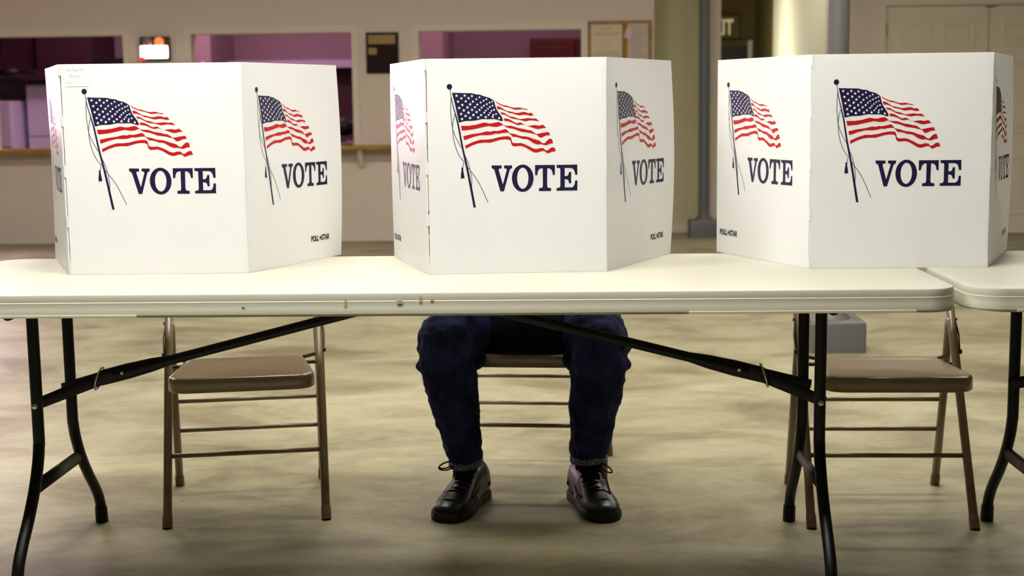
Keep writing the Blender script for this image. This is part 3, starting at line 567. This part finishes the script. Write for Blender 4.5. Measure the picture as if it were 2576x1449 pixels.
def panel(parent, A_, B_, H_, side, bulge, slots):
    A_, B_ = Vector(A_), Vector(B_); e = (B_-A_); Lp = e.length; e.normalize()
    nrm = Vector((e.y, -e.x, 0))     # towards the viewer side
    Mx = Matrix(((e.x, 0, nrm.x, A_.x), (e.y, 0, nrm.y, A_.y), (0, 1, 0, HT+.0005), (0, 0, 0, 1)))
    fn = bend(bulge, Lp, H_, side)
    u0, u1 = {-1: (0, Lp-.002), 0: (slots, Lp-.001), 1: (.001, Lp)}[side]
    bm = B(); nu, nv = 10, 16; F_, Bk = [], []
    for w, store in ((0, F_), (-PT, Bk)):
        for j in range(nv+1):
            store.append([bm.verts.new(Mx @ Vector(fn(u0+(u1-u0)*i/nu, H_*j/nv, w))) for i in range(nu+1)])
    for st in (F_, Bk):
        for j in range(nv):
            for i in range(nu): bm.faces.new((st[j][i], st[j][i+1], st[j+1][i+1], st[j+1][i]))
    for j in range(nv): bm.faces.new((F_[j][0], F_[j+1][0], Bk[j+1][0], Bk[j][0])); bm.faces.new((F_[j][nu], F_[j+1][nu], Bk[j+1][nu], Bk[j][nu]))
    for i in range(nu): bm.faces.new((F_[0][i], F_[0][i+1], Bk[0][i+1], Bk[0][i])); bm.faces.new((F_[nv][i], F_[nv][i+1], Bk[nv][i+1], Bk[nv][i]))
    p = auto(obj('front_panel' if side == 0 else 'side_panel', bm, M['board'], parent), 40)
    sx = Lp/.4425
    du = 0 if side == 0 else (-.004 if side < 0 else .0)
    for nm, (b0, mk) in art_meshes().items():
        for v in b0.verts: v.co = Mx @ Vector(fn(min(v.co.x*sx+du, Lp), v.co.y, .0004+v.co.z))
        obj(nm, b0, M[mk], p)
    if side:
        b0 = maker_bm(); ox = .018 if side < 0 else .290
        for v in b0.verts: v.co = Mx @ Vector(fn(v.co.x+ox, v.co.y+.051, .0005+v.co.z))
        obj('maker_lettering', b0, M['blackink'], p)
    return p
BO = {'b1': [(-2.3051,.7786),(-2.1225,.3728),(-1.6691,.3852),(-1.4999,.7967)], 'b2': [(-1.3446,.7486),(-1.2108,.3242),(-.7702,.3606),(-.5827,.7642)], 'b3': [(-.4534,.7913),(-.2704,.3856),(.1694,.3897),(.3435,.7992)]}
labs = {'b1': 'white VOTE voting screen at the left end with a handwritten label in its corner',
        'b2': 'middle white VOTE voting screen, standing before the seated person',
        'b3': 'right-hand white VOTE voting screen, where the two tables meet'}
for k_, (l, a, b, r_) in BO.items():
    H_ = .524
    c = ((a[0]+b[0])/2, (a[1]+b[1])/2)
    t = thing('voting_booth', labs[k_], 'voting booth', (c[0], c[1], HT), 0, 'white tabletop voting booths')
    def rel(q): return (q[0]-c[0], q[1]-c[1], 0)
    holder = t
    # panels are built in the booth's own frame (z measured from the table top)
    HTs = HT; HT = 0
    bl = {'b1': -.004, 'b2': .002, 'b3': .0}[k_]; brr = {'b1': .009, 'b2': .010, 'b3': .006}[k_]
    panel(t, rel(l), rel(a), H_, -1, bl, 0); panel(t, rel(a), rel(b), H_, 0, 0, {'b1': .0058, 'b2': .0056, 'b3': .0030}[k_]); panel(t, rel(b), rel(r_), H_, 1, brr, 0)
    # hinge tabs that leave slots between them
    for hp in (a, b):
        hx, hy, _ = rel(hp)
        for z0, z1 in ((.0005, .026), (.120, .148), (.245, .275), (.372, .398), (.497, H_)):
            bm = B(); rd = .004 if hp is a else .0026; lathe(bm, [(rd, z0), (rd, z1)], (hx+(.0030 if hp is a else -.0006), hy+(.0036 if hp is a else .0022), 0), 12)
            obj('hinge_tab', bm, M['board'], t, smooth=False)
    if k_ == 'b1':
        e = Vector((b[0]-a[0], b[1]-a[1], 0)).normalized(); n_ = Vector((e.y, -e.x, 0)); A0 = Vector(rel(a))
        Mx = Matrix(((e.x, 0, n_.x, A0.x), (e.y, 0, n_.y, A0.y), (0, 1, 0, 0), (0, 0, 0, 1)))
        bm = B(); box(bm, (.016, .470, .0004), (.074, .5195, .0008)); bm.transform(Mx); lb = obj('paper_label', bm, M['tape'], t)
        bm = B(); merge(bm, text_bm('Pushing Pin', .0105, 0, 0, .5, wid=.95), Matrix.Translation((.018, .507, .001))); merge(bm, text_bm('Station', .0105, 0, 0, .5, wid=.95), Matrix.Translation((.025, .492, .001))); merge(bm, text_bm('1984', .007, 0, 0, .2), Matrix.Translation((.02, .4765, .001))) if False else None
        bm.transform(Mx); obj('handwriting', bm, M['pencil'], lb)
        bm = B(); ribbon(bm, [(.021, .4775), (.023, .480), (.026, .477), (.029, .480), (.032, .4775), (.035, .479)], .0008, .001); bm.transform(Mx); obj('handwriting', bm, M['pencil'], lb)
    HT = HTs

# ------------------------------------------------------------------ the person
def skin_obj(name, chains, m, parent, sub=2, root=0):
    """chains: list of [(pos, radius), ...]; first point of a later chain may be an int index into the points"""
    me = bpy.data.meshes.new(name); vs, es, rs = [], [], []
    for chn in chains:
        prev = None
        for p in chn:
            if isinstance(p, int): prev = p; continue
            vs.append(p[0]); rs.append(p[1]); i = len(vs)-1
            if prev is not None: es.append((prev, i))
            prev = i
    me.from_pydata(vs, es, []); o = bpy.data.objects.new(name, me); C.objects.link(o)
    if parent: o.parent = parent
    md = o.modifiers.new('skin', 'SKIN'); md.use_smooth_shade = True
    sv = me.skin_vertices[0].data if me.skin_vertices else None
    if sv is None:
        bm = B(); bm.from_mesh(me); lay = bm.verts.layers.skin.verify(); bm.to_mesh(me); bm.free(); sv = me.skin_vertices[0].data
    for i, r in enumerate(rs):
        sv[i].radius = r if isinstance(r, tuple) else (r, r); sv[i].use_root = (i == root)
    s = o.modifiers.new('sub', 'SUBSURF'); s.levels = sub; s.render_levels = sub
    dg = bpy.context.evaluated_depsgraph_get(); dg.update(); me2 = bpy.data.meshes.new_from_object(o.evaluated_get(dg))
    o.modifiers.clear(); o.data = me2; me2.name = name; me2.materials.clear(); me2.materials.append(m)
    for p in me2.polygons: p.use_smooth = True
    return o
def ell(bm, c, r, seg=20, rot=None):
    mt = Matrix.Translation(c) @ (rot or Matrix()) @ Matrix.Diagonal((r[0], r[1], r[2], 1)); bmesh.ops.create_uvsphere(bm, u_segments=seg, v_segments=seg//2+4, radius=1, matrix=mt)
def remesh(o, vox, sm=6, disp=None):
    r = o.modifiers.new('r', 'REMESH'); r.mode = 'VOXEL'; r.voxel_size = vox; r.use_smooth_shade = True
    s = o.modifiers.new('s', 'SMOOTH'); s.iterations = sm; s.factor = .5
    for sc_, st in (disp or []):
        tx = bpy.data.textures.new('fold', 'CLOUDS'); tx.noise_scale = sc_; tx.noise_depth = 1
        d = o.modifiers.new('d', 'DISPLACE'); d.texture = tx; d.strength = st; d.mid_level = .5
    dg = bpy.context.evaluated_depsgraph_get(); dg.update(); me2 = bpy.data.meshes.new_from_object(o.evaluated_get(dg))
    m = o.data.materials[0]; o.modifiers.clear(); o.data = me2; me2.materials.clear(); me2.materials.append(m)
    for p in me2.polygons: p.use_smooth = True
    return o
PX, PY = -.985, 1.16
sides = {-1: dict(knee=(-1.205, .845, .485), shin=(-1.19, .845, .33), calf=(-1.174, .86, .22), ankle=(-1.160, .872, .10)),
         1: dict(knee=(-.786, .845, .485), shin=(-.787, .845, .33), calf=(-.797, .86, .22), ankle=(-.806, .872, .10))}
# body: one continuous skin surface
pts = [[((PX, PY+.02, .53), (.13, .10)), ((PX, PY-.01, .66), (.13, .10)), ((PX, PY-.08, .79), (.135, .10)), ((PX, PY-.18, .91), (.14, .10)), ((PX, PY-.23, .985), (.10, .075)), ((PX, PY-.28, 1.035), (.052, .052)), ((PX, PY-.33, 1.075), (.055, .06))]]
idx = 7
HANDS = {}
for s in (-1, 1):
    d = sides[s]; k = Vector(d['knee']); a = Vector(d['ankle'])
    pts.append([0, ((PX+s*.09, PY, .515), (.085, .08)), ((PX+s*.15, PY-.16, .515), (.074, .070)), (tuple(k+Vector((0, .01, .01))), (.056, .058)), (tuple(k.lerp(a, .35)+Vector((0, .02, 0))), (.054, .054)), (tuple(k.lerp(a, .75)), (.036, .036)), (tuple(a), (.032, .034)), ((a.x+s*.008, a.y-.02, .065), (.03, .03)), ((a.x+s*.03, a.y-.12, .045), (.034, .022))]); idx += 8
for s in (-1, 1):
    sh = Vector((PX+s*.165, PY-.22, .965)); el = Vector((PX+s*.235, PY-.30, .815)); wr = Vector((PX+s*.10, .665, .772)); pm = Vector((PX+s*.065, .60, .768))
    base = idx
    pts.append([4, (tuple(sh), (.055, .055)), (tuple(sh.lerp(el, .5)), (.046, .046)), (tuple(el), (.038, .038)), (tuple(el.lerp(wr, .45)), (.036, .034)), (tuple(wr), (.024, .020)), (tuple(pm), (.036, .014))]); palm = idx+5; idx += 6
    dr = (pm-wr).normalized(); sd = Vector((dr.y, -dr.x, 0))*s
    for f in range(4):
        o_ = sd*(.024-.016*f)*-1; ln = (.062, .075, .078, .058)[3-f]
        b0 = pm+dr*.03+o_*1.0; pts.append([palm, (tuple(b0), .0085), (tuple(b0+dr*ln*.45+Vector((0, 0, .006))), .0078), (tuple(b0+dr*ln*.8+Vector((0, 0, -.006))), .007), (tuple(b0+dr*ln+Vector((0, 0, -.014))), .0058)]); idx += 4
    tb = wr.lerp(pm, .45)-sd*-.022; pts.append([palm-1, (tuple(tb), .011), (tuple(tb+dr*.03+sd*.022), .0095), (tuple(tb+dr*.055+sd*.03), .008)]); idx += 3
person = skin_obj('person', pts, M['skin'], None, 2)
tag(person, 'person in blue jeans, dark top and black sneakers seated behind the middle voting booth', 'person')
# head shaped and merged into the body surface
bm = B(); HC = Vector((PX, PY-.385, 1.13)); tilt = Matrix.Rotation(math.radians(38), 4, 'X')
ell(bm, HC, (.066, .085, .088), 24, tilt); ell(bm, HC+tilt @ Vector((0, -.022, -.045)), (.047, .055, .052), 20, tilt)
ell(bm, HC+tilt @ Vector((0, -.084, -.012)), (.0105, .017, .02), 12, tilt)                       # nose
for s in (-1, 1):
    ell(bm, HC+tilt @ Vector((s*.067, .008, -.008)), (.008, .017, .028), 12, tilt)               # ears
    ell(bm, HC+tilt @ Vector((s*.027, -.066, .022)), (.022, .012, .007), 10, tilt)               # brows
ell(bm, HC+tilt @ Vector((0, -.074, -.05)), (.021, .008, .006), 10, tilt); ell(bm, HC+tilt @ Vector((0, -.070, -.061)), (.019, .008, .006), 10, tilt)
tube(bm, [(PX, PY-.26, 1.0), (PX, PY-.36, 1.09)], .052, 16)
bm.from_mesh(person.data); me = bpy.data.meshes.new('person'); bm.to_mesh(me); bm.free(); me.materials.append(M['skin']); person.data = me
remesh(person, .0045, 2)
bm = B()
for s in (-1, 1): ell(bm, HC+tilt @ Vector((s*.027, -.072, .004)), (.011, .007, .006), 12, tilt)
obj('eyes', bm, M['blackink'], person, smooth=True)
bm = B(); ell(bm, HC+tilt @ Vector((0, .014, .022)), (.074, .088, .084), 24, tilt)
bmesh.ops.delete(bm, geom=[v for v in bm.verts if (tilt.inverted() @ (v.co-HC)).y < -.045 and (tilt.inverted() @ (v.co-HC)).z < .05], context='VERTS'); h = obj('hair', bm, M['hair'], person, smooth=True)
md = h.modifiers.new('s', 'SOLIDIFY'); md.thickness = .006
# sweater
swb = B()
tube(swb, [(PX, PY+.03, .50), (PX, PY+.03, .60), (PX, PY, .70), (PX, PY-.07, .81), (PX, PY-.16, .91), (PX, PY-.225, .985), (PX, PY-.27, 1.03)], [(.17, .135), (.175, .14), (.17, .135), (.172, .125), (.178, .125), (.15, .105), (.075, .07)], 28)
for s in (-1, 1):
    sh = Vector((PX+s*.15, PY-.205, .955)); el = Vector((PX+s*.235, PY-.30, .815)); wr = Vector((PX+s*.11, .69, .782))
    tube(swb, [sh+Vector((-s*.04, 0, 0)), sh, sh.lerp(el, .5), el, el.lerp(wr, .5), wr], [.075, .078, .064, .052, .046, .034], 18)
ell(swb, (PX, PY-.215, .965), (.20, .085, .062), 24)
ell(swb, (PX, 1.0, .515), (.165, .125, .105), 24)  # dark wool spread over the lap in place of its shade
sw = obj('sweater', swb, M['sweater'], person); remesh(sw, .009, 6, [(.12, .012)])
# jeans
jb = B()
for s in (-1, 1):
    d = sides[s]; k = Vector(d['knee'])
    o_ = s
    if s < 0: prof = [(-1.213, .842, .45, .079, .082), (-1.208, .842, .39, .080, .080), (-1.199, .848, .334, .0765, .078), (-1.191, .852, .278, .0685, .076), (-1.178, .858, .222, .0585, .074), (-1.174, .862, .166, .0545, .07), (-1.165, .868, .120, .0465, .06)]
    else: prof = [(-.776, .842, .45, .079, .082), (-.781, .842, .39, .078, .080), (-.787, .848, .334, .0765, .078), (-.796, .852, .278, .0700, .076), (-.800, .858, .222, .0645, .074), (-.804, .862, .166, .0575, .07), (-.809, .868, .128, .0505, .06)]
    seg = 28; rings = []
    for x, y, z, rx, ry in prof: rings.append([jb.verts.new((x+rx*math.cos(2*PI*q/seg), y+ry*math.sin(2*PI*q/seg), z)) for q in range(seg)])
    for a, b in zip(rings, rings[1:]):
        for q in range(seg): jb.faces.new((a[q], a[(q+1) % seg], b[(q+1) % seg], b[q]))
    jb.faces.new(rings[0]); jb.faces.new(rings[-1][::-1])
    kx = prof[0][0]
    ell(jb, (kx, .842, .475), (.081, .082, .088), 24)
    tube(jb, [(kx, .85, .485), (PX+s*.185, .95, .505), (PX+s*.125, 1.06, .515), (PX+s*.09, PY+.04, .52)], [(.080, .084), (.093, .086), (.103, .088), (.10, .095)], 28)
    # baggy folds: outside of the knee and behind it
    ell(jb, (kx+s*.063, .86, .41), (.028, .03, .02), 14); ell(jb, (kx+s*.066, .86, .455), (.024, .04, .016), 14); ell(jb, (kx-s*.075, .93, .412), (.035, .045, .032), 14)
ell(jb, (PX, PY+.04, .525), (.185, .14, .10), 24); ell(jb, (PX, 1.0, .47), (.12, .09, .07), 20)
jeans = obj('jeans', jb, M['denim'], person); remesh(jeans, .0055, 6, [(.06, .014), (.028, .010)])
for s in (-1, 1):
    x, y, z, rx, ry = (-1.165, .868, .120, .0500, .0640) if s < 0 else (-.809, .868, .130, .0540, .0640)
    bm = B(); seg = 30
    rings = [[bm.verts.new((x+(rx+o)*math.cos(2*PI*q/seg), y+(ry+o)*math.sin(2*PI*q/seg), z+zz+.004*math.sin(2*PI*q/seg+(.8 if s < 0 else 2.2)))) for q in range(seg)] for o, zz in ((-.002, .013), (.0005, .010), (.0005, -.004), (-.0015, -.007), (-.004, -.004), (-.004, .012))]
    for a, b in zip(rings, rings[1:]):
        for q in range(seg): bm.faces.new((a[q], a[(q+1) % seg], b[(q+1) % seg], b[q]))
    hm = obj('hem', bm, M['hem'], jeans, smooth=True); hm['label'] = 'faded stitched hem at the ankle'
    bm = B(); lathe(bm, [(.042, .06), (.038, .09), (.040, .14)], (x+.0, y+.004, 0), 24); obj('sock', bm, M['sock'], person, smooth=True)
# sneakers
def shoe(hx, hy, ang, s):
    """heel at (hx,hy), toe towards -y turned by ang; s = outer side"""
    R = Matrix.Translation((hx, hy, 0)) @ Matrix.Rotation(ang, 4, 'Z')
    Ls = .272
    def loft(sections, mat_, name, par, vox=None):
        bm = B(); seg = 24; rings = []
        for y, cx, hw, z0, z1, pw in sections:
            ring = []
            for q in range(seg):
                a = 2*PI*q/seg; ca, sa = math.cos(a), math.sin(a)
                xx = math.copysign(abs(ca)**(pw), ca)*hw; zz = math.copysign(abs(sa)**(pw), sa)
                if zz > 0: xx *= 1-.30*zz*zz
                ring.append(bm.verts.new((cx+xx, -y*Ls, (z0+z1)/2+zz*(z1-z0)/2)))
            rings.append(ring)
        for a, b in zip(rings, rings[1:]):
            for q in range(seg): bm.faces.new((a[q], a[(q+1) % seg], b[(q+1) % seg], b[q]))
        bm.faces.new(rings[0]); bm.faces.new(rings[-1][::-1]); bm.transform(R)
        return obj(name, bm, mat_, par, smooth=True)
    c = s*.006
    up = loft([(-.01, 0, .020, .004, .085, .8), (.0, 0, .030, .004, .108, .8), (.06, 0, .039, .004, .120, .8), (.16, 0, .041, .004, .117, .8), (.27, 0, .040, .004, .112, .8), (.38, 0, .042, .004, .112, .8), (.48, c*.4, .044, .004, .103, .8), (.58, c*.8, .048, .004, .086, .8), (.68, c, .051, .004, .070, .8), (.78, c, .052, .004, .060, .75), (.88, c, .048, .004, .052, .75), (.95, c*.8, .040, .004, .045, .8), (1.0, c*.6, .025, .004, .036, .9)], M['leather'], 'shoe', person)
    up['label'] = 'black leather sneaker'
    bm = B(); out = []
    for y, hw in ((-.015, .022), (.0, .032), (.05, .041), (.15, .044), (.3, .042), (.45, .045), (.6, .053), (.75, .057), (.87, .053), (.95, .043), (1.0, .029), (1.015, .013)): out.append((y, hw))
    lo = [(-1*hw+c*min(y*1.4, 1), -y*Ls) for y, hw in out]+[(hw+c*min(y*1.4, 1), -y*Ls) for y, hw in out[::-1]]
    rr = [[bm.verts.new((x*(1+o), y_+(0), z)) for x, y_ in lo] for o, z in ((-.06, 0), (.0, .003), (.02, .010), (-.01, .014), (.01, .019), (-.06, .027))]
    n = len(lo)
    for a, b in zip(rr, rr[1:]):
        for q in range(n): bm.faces.new((a[q], a[(q+1) % n], b[(q+1) % n], b[q]))
    bm.faces.new(rr[0][::-1]); bm.faces.new(rr[-1]); bm.transform(R); auto(obj('sole', bm, M['sole'], up), 30)
    # heel counter patch, toe overlay seams, tongue
    bm = B(); tube(bm, [R @ Vector((-.041, -.12*Ls, .05)), R @ Vector((-.033, -.01, .053)), R @ Vector((0, .004, .055)), R @ Vector((.033, -.01, .053)), R @ Vector((.041, -.12*Ls, .05))], [(.004, .006), (.004, .015), (.004, .018), (.004, .015), (.004, .006)], 10); obj('heel_patch', bm, M['heel'], up, smooth=True)
    bm = B(); tube(bm, [R @ Vector((c+x, -.70*Ls-.0, .071-abs(x)*abs(x)*12)) for x in (-.042, -.03, -.015, 0, .015, .03, .042)], .0022, 8); tube(bm, [R @ Vector((c+x, -.86*Ls+abs(x)*.15, .056-abs(x)*abs(x)*11)) for x in (-.038, -.025, -.01, 0, .01, .025, .038)], .002, 8); obj('toe_seam', bm, M['lace'], up, smooth=True)
    bm = B(); box(bm, (-.024, -.56*Ls, .088), (.024, -.33*Ls, .124), .008); 
    for v in bm.verts: v.co.z -= max(0, (-v.co.y/Ls-.34))*.13
    bm.transform(R); obj('tongue', bm, M['sock'], up, smooth=True)
    bm = B()
    for i in range(5):
        y = (.40+.06*i); z = .117-.0085*i-.002*i; tube(bm, smoothpath([R @ Vector((-.03, -y*Ls, z-.014)), R @ Vector((0, -(y+.02)*Ls, z+.003)), R @ Vector((.03, -y*Ls, z-.014))], 3), .0024, 8)
    k0 = Vector((0, -.42*Ls, .124))
    if s < 0: loops = [[(-.01, 0, .0), (-.045, -.005, .012), (-.072, -.006, .002), (-.075, -.006, -.010), (-.055, -.004, -.013), (-.03, 0, -.004), (0, 0, 0)], [(-.01, 0, .0), (-.04, -.002, -.002), (-.06, -.004, -.008), (-.08, -.006, -.006)]]
    else: loops = [[(.01, 0, .006), (.04, -.005, .004), (.062, -.006, -.012), (.064, -.006, -.022), (.05, -.004, -.02), (.03, 0, -.010), (0, 0, 0)], [(.01, 0, 0), (.04, -.02, -.02), (.052, -.05, -.045), (.058, -.075, -.068)]]
    for lp in loops: tube(bm, smoothpath([(R @ k0)+Vector(v) for v in lp], 5), .0024, 8)
    obj('laces', bm, M['lace'], up, smooth=True)
    # small tick mark on the inner side
    bm = B(); ins = -s; P = [(.50, .060), (.56, .040), (.60, .036), (.52, .050), (.38, .071), (.54, .0445)]
    def sp(y, z): return R @ Vector((ins*(.0445+.006*min(max((y-.4)/.2, 0), 1)-(z-.04)*.28), -y*Ls, z))
    vs = [bm.verts.new(sp(y, z)) for y, z in ((.60, .058), (.585, .040), (.54, .038), (.34, .072), (.53, .050), (.56, .052))]
    bm.faces.new(vs); g = bmesh.ops.extrude_face_region(bm, geom=list(bm.faces)); bmesh.ops.translate(bm, verts=[v for v in g['geom'] if isinstance(v, bmesh.types.BMVert)], vec=R.to_3x3() @ Vector((ins*.004, 0, 0))); obj('tick_mark', bm, M['mark'], up)
shoe(-1.128, .930, -.30, -1)
shoe(-.838, .935, .26, 1)


# ------------------------------------------------------------------ camera
cd = bpy.data.cameras.new('camera'); co = bpy.data.objects.new('camera', cd); C.objects.link(co)
R_ = Vector((0.999303,0.035321,-0.012112)); U_ = Vector((0.007323,0.132682,0.991132)); FW = Vector((-0.036615,0.990529,-0.132331))
R_.normalize(); FW.normalize(); U_ = R_.cross(FW)*-1 if R_.cross(FW).z < 0 else R_.cross(FW)
m4 = Matrix(((R_.x, U_.x, -FW.x, (-0.878652,-3.084709,1.157822)[0]), (R_.y, U_.y, -FW.y, (-0.878652,-3.084709,1.157822)[1]), (R_.z, U_.z, -FW.z, (-0.878652,-3.084709,1.157822)[2]), (0, 0, 0, 1)))
co.matrix_world = m4
cd.sensor_width = 36; cd.lens = 3520.37/2576*36; cd.clip_end = 60
cd.dof.use_dof = True; cd.dof.focus_distance = 3.42; cd.dof.aperture_fstop = 4.4
sc.camera = co
w = bpy.data.worlds.new('world'); sc.world = w; w.use_nodes = True
w.node_tree.nodes['Background'].inputs[0].default_value = (.9, .85, .8, 1); w.node_tree.nodes['Background'].inputs[1].default_value = .05
sc.view_settings.view_transform = 'Standard'; sc.view_settings.look = 'None'; sc.view_settings.gamma = 1; sc.view_settings.exposure = 0; sc.view_settings.use_curve_mapping = False
sc.cycles.use_denoising = True; sc.cycles.max_bounces = 8; sc.cycles.sample_clamp_indirect = 6
